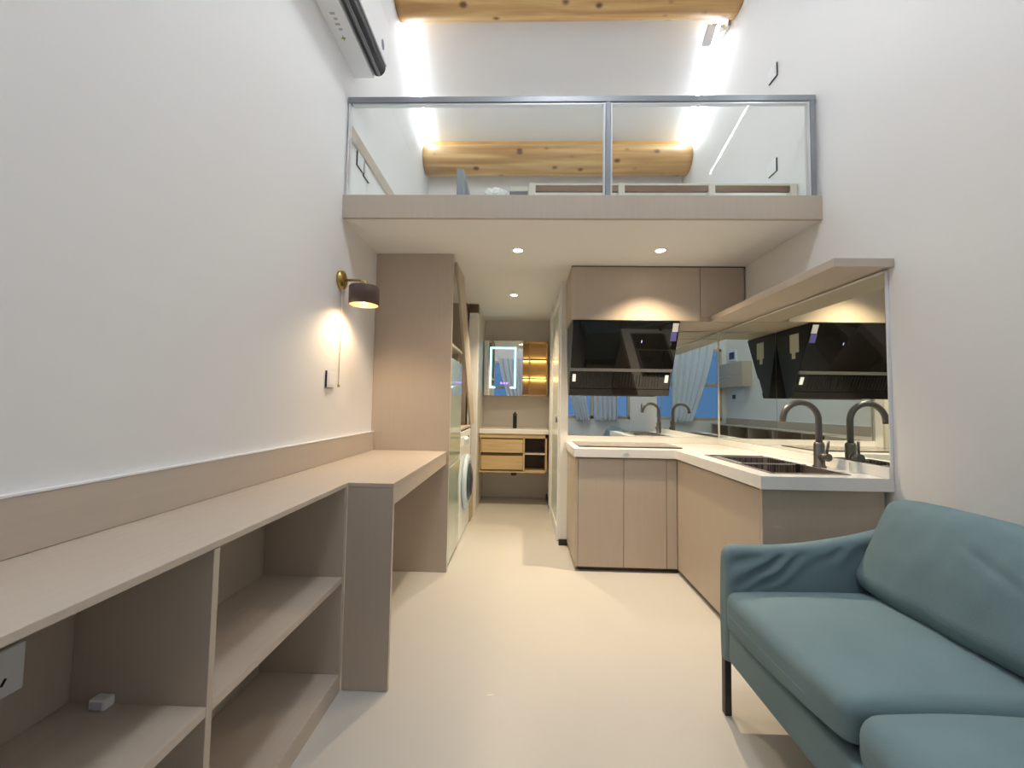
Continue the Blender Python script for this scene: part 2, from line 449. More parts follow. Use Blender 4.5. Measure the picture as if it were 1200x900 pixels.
# white bracket fixed across the right strip
t = thing('pipe_bracket', 'small white metal bracket with a short rod across the right led strip', 'bracket', (1.50, 3.13, 4.15))
rotb = Matrix.Rotation(math.atan(.714), 3, 'X').inverted()
MB().box(1.425, 1.50, 3.11, 3.25, 4.105, 4.125, bev=.004, rot=rotb).build('clip', 'metallight', t)
MB().cyl((1.46, 3.12, 4.15), (1.555, 3.12, 4.15), .008).build('rod', 'metallight', t)
MB().box(1.552, 1.574, 3.06, 3.18, 4.08, 4.22, bev=.004).build('wall_plate', 'metallight', t)
MB().cyl((1.552, 3.12, 4.15), (1.53, 3.12, 4.10), .022).build('cap', 'white', t)

# ------------------------------------------------------------------ glass railing on the loft edge
t = thing('glass_railing', 'glass loft railing with slim grey metal rail and posts on the loft edge', 'railing', (.28, LOFT + .03, ZL))
B(-1.005, 1.562, LOFT + .012, LOFT + .047, 2.772, 2.806, bev=.003).build('top_rail', 'metalgrey', t)
for x0, x1 in ((.430, .456), (1.530, 1.556)):
    B(x0, x1, LOFT + .012, LOFT + .047, ZL + .001, 2.772, bev=.002).build('post', 'metalgrey', t)
for x0, x1 in ((-.982, .424), (.460, 1.519)):
    g = B(x0, x1, LOFT + .025, LOFT + .035, ZL + .004, 2.766).build('glass_panel', 'glass', t)
for x in (-1.000, .420, .458, 1.520):
    B(x, x + .008, LOFT + .016, LOFT + .044, ZL + .001, 2.77).build('glazing_channel', 'metallight', t, 'pale channel holding the glass')
B(-.98, 1.529, LOFT + .018, LOFT + .042, 2.762, 2.771).build('glazing_channel', 'metallight', t, 'pale channel holding the glass')
# stair guard further in on the loft
t = thing('stair_guard', 'short grey metal stair guard post and rail standing on the loft behind the glass', 'railing', (-.44, 2.62, ZL))
B(-.462, -.415, 2.60, 2.64, ZL, 2.655, bev=.002).build('post', 'metalgrey', t)
B(-.455, -.415, 2.64, 3.55, 2.615, 2.65, bev=.002).build('rail', 'metalgrey', t)
B(-.455, -.415, 3.55, 3.59, ZL, 2.65, bev=.002).build('post', 'metalgrey', t)
# low bed frame
t = thing('bed_frame', 'low cream and brown timber bed frame just behind the glass railing', 'bed', (.82, 2.8, ZL))
for x in (.018, .540, 1.063, 1.532):
    B(x, x + .036, 2.33, 2.375, ZL, 2.407, bev=.002).build('leg', 'cream', t)
B(.054, 1.532, 2.338, 2.36, 2.398, 2.410, bev=.002).build('top_edge', 'cream', t)
B(.054, 1.532, 2.34, 2.358, 2.364, 2.398).build('side_board', 'brownrail', t, 'brown side board')
B(.018, 1.568, 3.60, 3.64, ZL, 2.407, bev=.002).build('end_board', 'brownrail', t)
B(.06, 1.55, 2.40, 3.58, ZL + .02, 2.362, bev=.01).build('slat_base', 'fabric_white', t, 'white base')
# rolled blanket and box beside the bed
def ruf(p, u): return p + Vector((0, .012 * noise.noise(p * 60), .016 * noise.noise(p * 45 + Vector((3, 1, 2)))))
tag(MB().soft(-.262, -.105, 2.36, 2.62, ZL, 2.402, .045, (0, 0, .005), n=24, fn=ruf).build('blanket', 'fabric_white'), 'crumpled white fringed blanket on the loft floor left of the bed frame', 'blanket')
t = thing('storage_box', 'low grey box with a pale lid between white blanket and bed frame', 'box', (-.05, 2.45, ZL))
B(-.10, .008, 2.36, 2.52, ZL, 2.372, bev=.003).build('body', 'midgrey', t)
B(-.102, .010, 2.358, 2.522, 2.372, 2.402, bev=.003).build('lid', 'cream', t)

# ------------------------------------------------------------------ air conditioner
Y0, Y1 = 1.40, 2.246
t = thing('air_conditioner', 'white wall-mounted air conditioner high on the left wall', 'air conditioner', (LX, 1.82, 2.985))
body = [(LX, 2.985), (-.898, 2.985), (-.890, 3.03), (-.85, 3.075), (-.842, 3.085), (-.836, 3.30), (-.85, 3.322), (LX, 3.322)]
MB().prism(body, 1, Y0, Y1, bev=.003).build('body', 'white', t)
arc = [(-.889, 2.996), (-.868, 2.992), (-.85, 2.998), (-.836, 3.014), (-.829, 3.035), (-.832, 3.068), (-.85, 3.07), (-.885, 3.03)]
MB().prism(arc, 1, Y0 + .01, Y1 - .004, bev=.002).build('air_outlet', 'darkgrey', t, 'dark grey air outlet along the lower edge')
MB().box(-.868, -.852, Y0 + .03, Y1 - .02, 2.984, 2.992, bev=.002).build('louvre', 'midgrey', t, 'grey swing louvre')
MB().box(-.838, -.822, Y0, Y1, 3.052, 3.312, bev=.005).build('front_panel', 'white', t)
lg = MB(); lg.prism([(2.165 + .020 * math.cos(a) , 3.115 + .028 * math.sin(a)) for a in [2 * PI * i / 20 for i in range(20)]], 0, -.823, -.8205)
lg.build('badge', 'bluelogo', t, 'slate blue oval badge')
st = []
for i in range(12):
    a = 2 * PI * i / 12; r = .014 if i % 3 == 0 else .006
    st.append((-.960 + r * math.cos(a), 1.985 + r * 1.3 * math.sin(a)))
MB().prism(st, 2, 2.9835, 2.9852).build('leaf_print', 'green', t, 'small green leaf mark')
tx = MB()
for k in range(4): tx.box(-.968 + .006 * (k % 2), -.944, 1.845 + k * .028, 1.857 + k * .028, 2.9838, 2.9852)
tx.build('text_print', 'greytext', t, 'faint grey print')

# ------------------------------------------------------------------ brass wall lamp
YL, ZP = 2.16, 1.765
t = thing('wall_lamp', 'brass wall lamp with brown drum shade on the left wall', 'lamp', (LX, YL, ZP))
MB().lathe([(0, .026), (.030, .026), (.048, .020), (.051, .008), (.051, 0), (0, 0)], (LX, YL, ZP), (1, 0, 0)).build('wall_plate', 'brass', t)
MB().tube([(LX + .02, YL, ZP), (-.895, YL, ZP), (-.880, YL, ZP - .004), (-.876, YL, ZP - .02), (-.876, YL, ZP - .035)], .0065).build('arm', 'brass', t)
MB().cyl((-.876, YL, ZP - .006), (-.876, YL, ZP - .034), .017).build('holder', 'brass', t)
sh = MB().lathe([(.012, -.034), (.076, -.036), (.079, -.042), (.079, -.138), (.0755, -.138), (.0755, -.045), (.012, -.042)], (-.876, YL, ZP), (0, 0, 1), n=40).build('shade', 'shade', t)
MB().lathe([(.074, -.046), (.074, -.1375)], (-.876, YL, ZP), (0, 0, 1), n=40).build('shade_lining', 'shade_in', sh, 'copper-coloured lining')
MB().lathe([(0, -.062), (.018, -.066), (.026, -.085), (.024, -.105), (.012, -.118), (0, -.121)], (-.876, YL, ZP), (0, 0, 1), n=20).build('bulb', 'bulb', t, 'lit bulb')
MB().tube([(LX + .006, YL + .01, ZP - .045), (LX + .006, YL + .01, 1.19)], .0022, n=8).build('cord', 'cream', t)
MB().tube([(LX + .022, YL - .02, ZP - .04), (LX + .022, YL - .022, 1.19)], .0012, n=8).build('pull_chain', 'cream', t)
MB().cyl((LX + .022, YL - .022, 1.192), (LX + .022, YL - .022, 1.178), .007, n=12).build('pull_knob', 'brass', t)

# switches
def switch(side, y, z, label, w=.086, h=.086, grp='wall switches'):
    x = LX if side < 0 else RX
    s = -side
    t = thing('light_switch', label, 'switch', (x, y, z), grp)
    a, b = sorted((x, x + s * .009)); 
    B(a, b, y - w / 2, y + w / 2, z - h / 2, z + h / 2).build('backplate', 'darkgrey', t, 'dark rim')
    a, b = sorted((x + s * .009, x + s * .012))
    B(a, b, y - w / 2 + .001, y + w / 2, z - h / 2 + .001, z + h / 2, bev=.001).build('plate', 'white', t)
    a, b = sorted((x + s * .012, x + s * .014))
    B(a, b, y - w / 2 + .012, y + w / 2 - .012, z - h / 2 + .012, z + h / 2 - .012, bev=.001).build('rocker', 'white', t)
    return t
switch(-1, 2.075, 1.215, 'white switch on the left wall under the brass lamp')
switch(-1, 2.345, 2.545, 'left of the two white switches low on the loft left wall behind the glass')
switch(-1, 2.445, 2.535, 'right of the two white switches low on the loft left wall behind the glass')
switch(1, 2.54, 3.245, 'white switch on the right wall above the glass railing')
switch(1, 2.56, 2.635, 'white switch on the right wall seen through the glass railing')
switch(1, 1.10, 1.10, 'white switch on the right wall near the sofa, seen only in the mirror')

# ------------------------------------------------------------------ desk, shelves
DZ = .785
t = thing('desk_worktop', 'long greige laminate desk worktop along the left wall with end leg panel', 'desk', (-.8, 1.6, 0))
top = MB(); top.prism([(LX + .001, REAR + .02), (-.680, REAR + .02), (-.680, 1.583), (-.500, 1.583), (-.500, 2.682), (LX + .001, 2.682)], 2, DZ - .016, DZ, bev=.0015)
top.build('worktop', 'lam_h', t)
B(-.679, -.500, 1.584, 1.602, 0.001, DZ - .0165, bev=.0015).build('leg_panel', 'lam', t)
B(-.518, -.502, 1.603, 2.682, DZ - .085, DZ - .0165, bev=.001).build('apron', 'lam_h', t)
tag(B(LX + .001, LX + .019, REAR + .02, 2.682, DZ + .001, .904, bev=.001).build('splash_board', 'lam_h'), 'greige backsplash board standing on the desk along the left wall', 'board')
t = thing('shelf_unit', 'low open greige shelf unit under the desk worktop on the left', 'shelf unit', (-.84, .2, 0))
ys = [-1.08, -.42, .24, .90]
B(-.998, -.990, -1.74, 1.583, .071, DZ - .018).build('back_panel', 'lam', t)
for y in ys: B(-.989, -.681, y, y + .018, .071, DZ - .018, bev=.001).build('divider', 'lam', t)
B(-.989, -.681, 1.565, 1.583, .071, DZ - .018, bev=.001).build('side_panel', 'lam', t)
B(-.989, -.681, -1.74, -1.722, .071, DZ - .018, bev=.001).build('side_panel', 'lam', t)
edges = [-1.722] + ys + [1.565]
for i in range(5):
    a = edges[i] + (.018 if i else 0) + .0005; b = edges[i + 1] - .0005
    B(-.989, -.6815, a, b, .409, .431, bev=.001).build('shelf', 'lam_h', t)
B(-.989, -.681, -1.74, 1.583, .045, .0705, bev=.001).build('bottom_shelf', 'lam_h', t)
B(-.70, -.683, -1.74, 1.583, 0, .0445).build('plinth', 'lam_h', t)
# sockets
def socket(y, z, label, w=.12, h=.09):
    t = thing('wall_socket', label, 'socket', (-.990, y, z), 'wall sockets')
    B(-.9898, -.978, y - w / 2, y + w / 2, z - h / 2, z + h / 2, bev=.003).build('plate', 'white', t)
    for yy in (y - .028, y + .028):
        s = MB()
        s.box(-.9785, -.9774, yy - .003, yy + .003, z + .006, z + .020)
        s.box(-.9785, -.9774, yy - .014, yy - .009, z - .022, z - .008, rot=Matrix.Rotation(.5, 3, 'X'))
        s.box(-.9785, -.9774, yy + .009, yy + .014, z - .022, z - .008, rot=Matrix.Rotation(-.5, 3, 'X'))
        s.build('socket_holes', 'black', t, 'dark plug holes')
    return t
socket(.730, .572, 'white double socket on the back of the shelf unit, at the left picture edge', w=.146)
t = thing('plug_adapter', 'small white plug adapter on the middle shelf of the shelf unit', 'adapter', (-.90, .87, .431))
B(-.920, -.884, .874, .898, .4315, .454, bev=.003).build('body', 'white', t)
B(-.914, -.890, .8725, .8745, .4345, .450).build('face', 'label_white', t)

# things on the left wall behind the camera (seen only in the mirror)
t = thing('wall_mounted_intercom', 'white wall intercom with dark blue screen above the cupboard, in the corner mirror', 'intercom', (LX, -1.5, 2.12))
B(LX, LX + .025, -1.66, -1.36, 2.02, 2.24, bev=.005).build('body', 'white', t)
B(LX + .0255, LX + .027, -1.62, -1.42, 2.06, 2.20).build('screen', 'screen', t)
t = thing('wall_cupboard', 'taupe wall cupboard on the left wall, reflected in the corner mirror', 'cupboard', (LX, -1.32, 1.5))
B(LX + .001, LX + .16, -1.78, -.86, 1.50, 1.96, bev=.002).build('body', 'lam', t)
B(LX + .161, LX + .178, -1.78, -.86, 1.50, 1.722, bev=.001).build('door', 'lam', t)
B(LX + .161, LX + .178, -1.78, -.86, 1.728, 1.96, bev=.001).build('door', 'lam', t)
B(LX + .178, LX + .19, -1.70, -1.25, 1.70, 1.715, bev=.002).build('handle', 'metallight', t)
t = thing('wall_panel', 'small white control panel on the left wall, reflected under the wall cupboard', 'control panel', (LX, -1.2, 1.33))
B(LX, LX + .02, -1.35, -1.12, 1.23, 1.45, bev=.004).build('plate', 'white', t)
B(LX, LX + .008, -1.55, -1.44, 1.28, 1.36, bev=.002).build('plug_plate', 'darkgrey', t)

# ------------------------------------------------------------------ tall cabinet with fridge and washer
CX = -.485
t = thing('tall_cabinet', 'floor-to-ceiling greige cabinet surround at the end of the desk', 'cabinet', (-.75, 2.9, 0))
B(LX + .001, CX, 2.684, 2.704, 0.001, ZU - .002, bev=.0015).build('end_panel', 'lam', t)
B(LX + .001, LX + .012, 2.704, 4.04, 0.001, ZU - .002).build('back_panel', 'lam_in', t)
B(-.99, CX - .004, 2.705, 3.20, 1.492, 1.512, bev=.001).build('shelf', 'lam_h', t)
B(-.99, CX - .03, 3.185, 3.20, 0.001, 1.491, bev=.001).build('partition', 'lam', t)
B(-.99, CX - .004, 3.201, 3.83, .888, .906, bev=.001).build('washer_top_board', 'lam_h', t)
B(-.99, CX - .004, 3.832, 3.85, 0.001, .886, bev=.001).build('side_panel', 'lam', t)
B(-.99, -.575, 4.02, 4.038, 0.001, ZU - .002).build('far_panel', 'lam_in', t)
sb = MB(); sb.prism([(2.84, ZU - .003), (3.17, ZU - .003), (3.62, 1.56), (4.0, .99), (4.0, .907), (3.78, .907)], 0, CX - .018, CX, bev=.001)
tag(sb.build('slanted_panel', 'lam'), 'slanted greige side board of the loft stairs above the washing machine', 'panel')
B(-.60, CX + .004, 3.852, 4.018, .001, .30, bev=.002).build('low_block', 'oak', None)
o = bpy.data.objects['low_block']; o.name = 'step_box'; tag(o, 'low oak step box on the floor beyond the washing machine', 'step')
struct(MB().box(-.560, -.463, 4.045, 4.135, 0, 1.965, bev=.003).build('trim_5', 'white'))
struct(MB().box(-.555, -.468, 4.044, 4.10, 1.966, 2.02, bev=.003).build('trim_6', 'white'))

B(-.56, -.466, 4.05, 4.13, 2.022, ZU - .002).build('recess_shade_board', 'oakdark', bpy.data.objects['tall_cabinet'])  # dark board stands in for shade in the recess above the jamb
t = thing('refrigerator', 'tall pale mint glass refrigerator built into the tall cabinet', 'refrigerator', (-.75, 2.94, 0))
B(-.985, CX - .035, 2.712, 3.175, .012, 1.41, bev=.004).build('body', 'washer', t)
d1 = B(CX - .034, CX - .002, 2.708, 3.178, .03, .668, bev=.004).build('door', 'fridge', t)
d2 = B(CX - .034, CX - .002, 2.708, 3.178, .706, 1.412, bev=.004).build('door', 'fridge', t)
B(CX - .033, CX - .012, 2.72, 3.165, .669, .705).build('handle_recess', 'metallight', t, 'silver handle recess between the doors')
B(CX - .012, CX - .004, 2.74, 3.14, .688, .7055, bev=.002).build('handle', 'metallight', d2)
for y in (2.74, 3.14): MB().cyl((-.56, y, 0), (-.56, y, .014), .02, n=14).build('foot', 'black', t)

t = thing('washing_machine', 'white front-loading washing machine beside the refrigerator', 'washing machine', (-.75, 3.5, 0))
B(-.985, CX - .006, 3.212, 3.825, .012, .875, bev=.008).build('body', 'washer', t)
cy, cz = 3.515, .435
MB().lathe([(.15, 0), (.225, .002), (.235, .014), (.220, .034), (.185, .038), (.160, .034), (.15, .02)], (CX - .006, cy, cz), (1, 0, 0), n=40).build('door_ring', 'washrim', t, 'pale blue door ring')
MB().lathe([(.158, .030), (.15, .044), (.11, .056), (.05, .062), (0, .063)], (CX - .006, cy, cz), (1, 0, 0), n=40).build('door_window', 'washglass', t, 'dark round window')
MB().lathe([(0, .035), (.028, .033), (.034, .02), (.036, 0)], (CX - .006, 3.46, .79), (1, 0, 0), n=24).build('dial', 'metallight', t)
B(CX - .007, CX - .002, 3.56, 3.70, .765, .815, bev=.002).build('display', 'screen', t)
B(CX - .007, CX - .001, 3.235, 3.39, .75, .83, bev=.003).build('detergent_drawer', 'white', t)
for y in (3.27, 3.76):
    MB().cyl((-.56, y, 0), (-.56, y, .014), .022, n=14).build('foot', 'black', t)

# ------------------------------------------------------------------ bathroom end
VY = 4.40
t = thing('vanity_unit', 'wall-hung oak vanity with pale basin top at the end of the corridor', 'vanity', (-.1, 4.6, .37))
X0, X1 = -.470, .262
B(X0 - .003, .279, VY - .012, BK - .002, .783, .832, bev=.004).build('basin_top', 'whitegloss', t, 'pale stone basin top')
c = MB()
c.box(X0, X1, VY + .02, BK - .002, .368, .388).box(X0, X1, VY + .02, BK - .002, .752, .782)
c.box(X0, X0 + .018, VY + .02, BK - .002, .388, .752).box(X1 - .018, X1, VY, BK - .002, .368, .782).box(.005, .023, VY, BK - .002, .388, .752)
c.box(X0, .023, VY + .20, VY + .21, .388, .752)
c.box(X0, X1, VY, VY + .02, .368, .382).box(X0, X1, VY, VY + .02, .738, .782)
c.build('carcass', 'oak', t)
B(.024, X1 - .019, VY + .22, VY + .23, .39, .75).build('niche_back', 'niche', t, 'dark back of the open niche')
B(.024, X1 - .019, VY + .012, VY + .22, .562, .572).build('niche_shelf', 'cream', t)
for z0, z1 in ((.400, .545), (.580, .722)):
    B(X0 + .022, .001, VY - .006, VY + .014, z0, z1, bev=.002).build('drawer', 'oak', t)
    B(X0 + .020, .003, VY + .010, VY + .016, z1 + .001, z1 + .022).build('finger_slot', 'oakdark', t, 'dark finger slot above the drawer')
t = thing('basin_faucet', 'black square basin faucet standing on the vanity top', 'faucet', (-.09, 4.62, .832))
B(-.114, -.070, 4.60, 4.65, .8325, 1.0, bev=.003).build('body', 'black', t)
B(-.110, -.074, 4.50, 4.60, .965, .985, bev=.003).build('spout', 'black', t)
B(-.102, -.082, 4.605, 4.64, 1.0, 1.018, bev=.002).build('lever', 'black', t)
dt = MB().cyl((-.093, 4.47, .367), (-.093, 4.47, .33), .030).build('drain_trap', 'black', bpy.data.objects['vanity_unit'], 'black drain trap under the vanity')
MB().cyl((-.093, 4.47, .345), (-.093, BK, .345), .014).build('drain_pipe', 'black', dt)
MY = 4.69
t = thing('mirror_cabinet', 'bathroom mirror cabinet with glowing frame and lit oak shelves', 'mirror cabinet', (-.1, 4.8, 1.2))
XM0, XM, XM1, ZM0, ZM1 = -.462, -.012, .283, 1.202, 1.842
B(XM0, XM, MY + .005, BK - .002, ZM0, ZM1, bev=.002).build('mirror_box', 'oak', t)
mf = B(XM0, XM, MY, MY + .005, ZM0, ZM1).build('mirror_door', 'mirror', t)
gl = MB(); a, b, z0, z1 = -.394, -.090, 1.285, 1.765; w = .020
gl.box(a, b, MY - .003, MY, z1 - w, z1).box(a, a + w, MY - .003, MY, z0, z1 - w).box(b - w, b, MY - .003, MY, z0, z1 - w)
gl.box(a + w, a + .065, MY - .003, MY, z0, z0 + w).box(b - .065, b - w, MY - .003, MY, z0, z0 + w)
gl.build('led_frame', 'mirled', mf, 'glowing cyan-white frame')
pd = MB()
for dx in (-.27, -.235, -.205): pd.box(dx, dx + .022, MY - .002, MY, 1.335, 1.357)
pd.build('clock_display', 'purpled', mf, 'violet display dots')
s = MB()
s.box(XM + .001, XM1, BK - .03, BK - .002, ZM0, ZM1)
s.box(XM + .001, XM1, MY + .02, BK - .03, ZM0, ZM0 + .016).box(XM + .001, XM1, MY + .02, BK - .03, ZM1 - .016, ZM1)
s.box(XM1 - .016, XM1, MY + .02, BK - .03, ZM0, ZM1)
s.build('open_shelf_box', 'oak', t)
dv = XM + .075
B(dv, dv + .012, MY + .022, BK - .03, ZM0 + .017, ZM1 - .017).build('divider', 'oak', t)
for z in (1.40, 1.625):
    for xa, xb in ((XM + .002, dv - .001), (dv + .013, XM1 - .017)):
        sh = B(xa, xb, MY + .03, BK - .031, z, z + .012).build('shelf', 'oakdark', t)
        B(xa + .004, xb - .004, BK - .05, BK - .034, z - .008, z - .001).build('shelf_light', 'warmled', sh, 'warm light under the shelf')
        B(xa + .004, xb - .004, BK - .05, BK - .034, z + .013, z + .020).build('shelf_light', 'warmled', sh, 'warm light on the shelf')

# ------------------------------------------------------------------ kitchen
KY, KX, KE = 2.747, 1.018, 1.775
CT, CB = .812, .757
t = thing('kitchen_countertop', 'white L-shaped stone kitchen countertop with low upstand', 'countertop', (1.2, 2.7, CB))
SX0, SX1, SY0, SY1 = 1.115, 1.440, 1.86, 2.50
ct = MB()
ct.box(.345, KX, KY, YB - .002, CB, CT)
ct.box(KX, SX0, SY0, YB - .002, CB, CT).box(SX1, RX - .002, SY0, YB - .002, CB, CT).box(SX0, SX1, SY1, YB - .002, CB, CT).box(KX, RX - .002, KE, SY0, CB, CT)
bmesh.ops.remove_doubles(ct.bm, verts=ct.bm.verts, dist=1e-5)
ct.build('slab', 'whitegloss', t)
MB().box(.345, RX - .002, YB - .022, YB - .002, CT, .859, bev=.002).box(RX - .022, RX - .002, KE, YB - .022, CT, .859, bev=.002).build('upstand', 'whitegloss', t)
bd = MB(); bd.prism([(.693 + .020 * math.cos(a), .782 + .010 * math.sin(a)) for a in [2 * PI * i / 18 for i in range(18)]], 1, KY - .002, KY)
bd.build('badge', 'metallight', t, 'small silver oval badge')
DK = .032
t = thing('base_cabinet', 'greige two-door base cabinet under the hob', 'cabinet', (.68, 3.0, 0))
B(.358, 1.036, KY + .036, YB - .004, DK, CB - .001).build('body', 'lam', t)
B(.38, 1.055, KY + .055, YB - .02, 0, DK).build('plinth', 'seam', t, 'dark recessed plinth')
B(.358, .376, KY + .016, KY + .035, DK, CB - .012, bev=.001).build('side_strip', 'lam', t)
for a, b in ((.378, .679), (.682, .962)):
    B(a, b, KY + .016, KY + .035, DK, CB - .012, bev=.0012).build('door', 'lam', t)
B(.966, 1.034, KY + .018, KY + .035, DK, CB - .012, bev=.001).build('corner_filler', 'lam', t)
t = thing('sink_cabinet', 'greige base cabinet under the sink, its end panel facing the sofa', 'cabinet', (1.3, 2.2, 0))
bx = MB()
bx.box(1.057, RX - .004, 1.822, 1.84, DK, CB - .001).box(1.057, RX - .004, KY + .01, KY + .03, DK, CB - .001).box(1.057, RX - .004, 1.84, KY + .01, DK, DK + .018).box(RX - .02, RX - .004, 1.84, KY + .01, DK + .018, CB - .001)
bx.build('body', 'lam', t)
B(1.08, RX - .01, 1.83, KY + .03, 0, DK).build('plinth', 'seam', t, 'dark recessed plinth')
B(1.036, 1.056, 1.822, KY + .014, DK, CB - .012, bev=.0012).build('door', 'lam', t)
B(1.036, RX - .022, 1.800, 1.8215, 0.001, CB - .001, bev=.0012).build('end_panel', 'lam', t)
# hob
t = thing('hob', 'flat dark glass two-burner hob set into the white countertop', 'hob', (.75, 3.0, CT))
B(.392, 1.11, 2.862, 3.235, CT + .0005, CT + .008, bev=.003).build('glass_top', 'hobglass', t)
for x in (.57, .93):
    MB().lathe([(.105, 0), (.105, .001), (.098, .001), (.098, 0)], (x, 3.06, CT + .008), (0, 0, 1), n=48).build('cooking_zone', 'greytext', t, 'pale ring of a cooking zone')
B(.68, .82, 2.885, 2.905, CT + .008, CT + .0085).build('touch_controls', 'greytext', t)
B(.40, 1.10, 2.860, 2.866, CT + .001, CT + .0065).build('front_trim', 'black', t)
# sink
t = thing('kitchen_sink', 'dark rectangular sink set into the countertop by the mirror', 'sink', (1.28, 2.18, CB))
sk = MB(); d = .19
sk.box(SX0 + .001, SX1 - .001, SY0 + .001, SY1 - .001, CT - d, CT - d + .006)
sk.box(SX0 + .001, SX0 + .008, SY0 + .001, SY1 - .001, CT - d, CT - .004).box(SX1 - .008, SX1 - .001, SY0 + .001, SY1 - .001, CT - d, CT - .004)
sk.box(SX0 + .001, SX1 - .001, SY0 + .001, SY0 + .008, CT - d, CT - .004).box(SX0 + .001, SX1 - .001, SY1 - .008, SY1 - .001, CT - d, CT - .004)
sk.build('bowl', 'sink', t)
rim = MB()
rim.box(SX0 - .012, SX0 + .008, SY0 - .012, SY1 + .012, CT + .0005, CT + .0035).box(SX1 - .008, SX1 + .012, SY0 - .012, SY1 + .012, CT + .0005, CT + .0035)
rim.box(SX0, SX1, SY0 - .012, SY0 + .008, CT + .0005, CT + .0035).box(SX0, SX1, SY1 - .008, SY1 + .012, CT + .0005, CT + .0035)
rim.build('rim', 'sink', t)
MB().cyl((1.28, 2.05, CT - d + .006), (1.28, 2.05, CT - d + .009), .045).build('drain', 'gun', t)
t = thing('drain_basket', 'small black and steel drain basket hanging inside the dark sink', 'basket', (1.25, 2.12, CT))
g = MB()
for i in range(13):
    y = 2.13 + i * .022; g.box(SX0 + .012, SX1 - .012, y, y + .004, CT - .075, CT - .071)
for i in range(9):
    x = SX0 + .015 + i * .036; g.box(x, x + .004, 2.13, 2.40, CT - .071, CT - .067)
for i in range(13):
    y = 2.13 + i * .022; g.box(SX0 + .010, SX0 + .013, y, y + .005, CT - .075, CT + .008); g.box(SX1 - .013, SX1 - .010, y, y + .005, CT - .075, CT + .002)
for i in range(10):
    x = SX0 + .012 + i * .032; g.box(x, x + .005, 2.128, 2.131, CT - .075, CT + .002); g.box(x, x + .005, 2.398, 2.401, CT - .075, CT + .002)
g.build('wire_grid', 'gun', t)
B(1.392, 1.406, 2.108, 2.127, CT - .075, CT + .010, bev=.002).build('end_bar', 'black', t)
r2 = MB()
r2.box(SX0 - .004, SX1 + .004, 2.123, 2.129, CT + .004, CT + .009).box(SX0 - .004, SX1 + .004, 2.400, 2.406, CT + .004, CT + .009)
r2.box(SX0 + .009, SX0 + .014, 2.129, 2.400, CT + .004, CT + .009).box(SX1 - .014, SX1 - .009, 2.129, 2.400, CT + .004, CT + .009)
r2.build('rim_wire', 'metallight', t)
# kitchen faucet
FX, FY = 1.484, 2.085
t = thing('kitchen_faucet', 'tall gooseneck gunmetal faucet standing beside the sink', 'faucet', (FX, FY, CT))
MB().lathe([(0, .0006), (.030, .0006), (.030, .006), (.024, .012), (.023, .115), (.018, .125), (0, .125)], (FX, FY, CT), (0, 0, 1), n=28).build('body', 'gun', t)
R_ = .088
pts = [(FX, FY, CT + .12 + (1.045 - CT - .12) * i / 6) for i in range(7)]
for i in range(1, 19):
    a = PI * .93 * i / 18
    pts.append((FX - R_ + R_ * math.cos(a), FY, 1.045 + R_ * math.sin(a)))
pts.append((pts[-1][0] - .004, FY, pts[-1][2] - .03))
MB().tube(pts, .0145, n=18).build('spout', 'gun', t)
MB().cyl((FX, FY - .015, CT + .055), (FX, FY - .062, CT + .055), .019, n=20).build('valve', 'gun', t)
MB().tube([(FX, FY - .050, CT + .07), (FX + .004, FY - .052, CT + .10), (FX + .006, FY - .056, CT + .135)], .006, n=10).build('lever', 'gun', t)
tag(MB().lathe([(0, .0006), (.017, .0006), (.019, .048), (.0175, .048), (.0155, .004), (0, .004)], (1.526, 1.925, CT), (0, 0, 1), n=24).build('tumbler', 'glass'), 'tiny clear glass tumbler on the countertop between faucet and sofa, against the upstand', 'glass')
# mirrors
MZ0, MZ1 = .861, 1.708
tag(B(.362, 1.104, YB - .007, YB - .001, MZ0, MZ1).build('wall_mirror', 'mirror'), 'wide mirror splashback panel on the back wall behind the hob', 'mirror', 'mirror splashback')
tag(B(1.1065, RX - .018, YB - .007, YB - .001, MZ0, MZ1).build('wall_mirror', 'mirror'), 'narrow mirror splashback panel on the back wall in the kitchen corner', 'mirror', 'mirror splashback')
t = thing('wall_mirror', 'long mirror splashback panel on the right wall behind the sink faucet', 'mirror', (RX, 2.5, MZ0), 'mirror splashback')
B(RX - .013, RX - .001, KE + .006, YB - .008, MZ0, MZ1 - .001).build('mirror_glass', 'mirror', t)
B(RX - .014, RX - .001, KE, KE + .004, MZ0, MZ1 - .001).build('edge_trim', 'white', t, 'white edge strip')
MB().box(RX - .017, RX - .0132, KE + .006, YB - .009, MZ1 - .010, MZ1 - .001).box(RX - .017, RX - .0132, YB - .0135, YB - .0085, MZ0, MZ1 - .010).build('edge_strip', 'whitegloss', t, 'pale edge strip')
# wall shelf
tag(B(1.322, RX - .001, 1.745, 2.898, 1.7125, 1.750, bev=.0015).build('wall_shelf', 'lam_h'), 'long greige wall shelf over the mirror on the right wall', 'shelf')
# upper cabinet
t = thing('upper_cabinet', 'greige wall cabinet with two flat doors above the cooker hood', 'cabinet', (.95, 3.1, 1.715))
UY = 2.895
B(.338, RX - .001, UY + .02, YB - .001, 1.714, ZU - .001).build('body', 'lam', t)
B(.338, 1.250, UY, UY + .019, 1.716, ZU - .010, bev=.0012).build('door', 'lam', t)
B(1.2535, RX - .012, UY, UY + .019, 1.7515, ZU - .010, bev=.0012).build('door', 'lam', t)
B(.338, RX - .001, UY + .006, UY + .019, ZU - .0095, ZU - .001).build('shadow_gap', 'seam', t, 'dark gap under the ceiling')
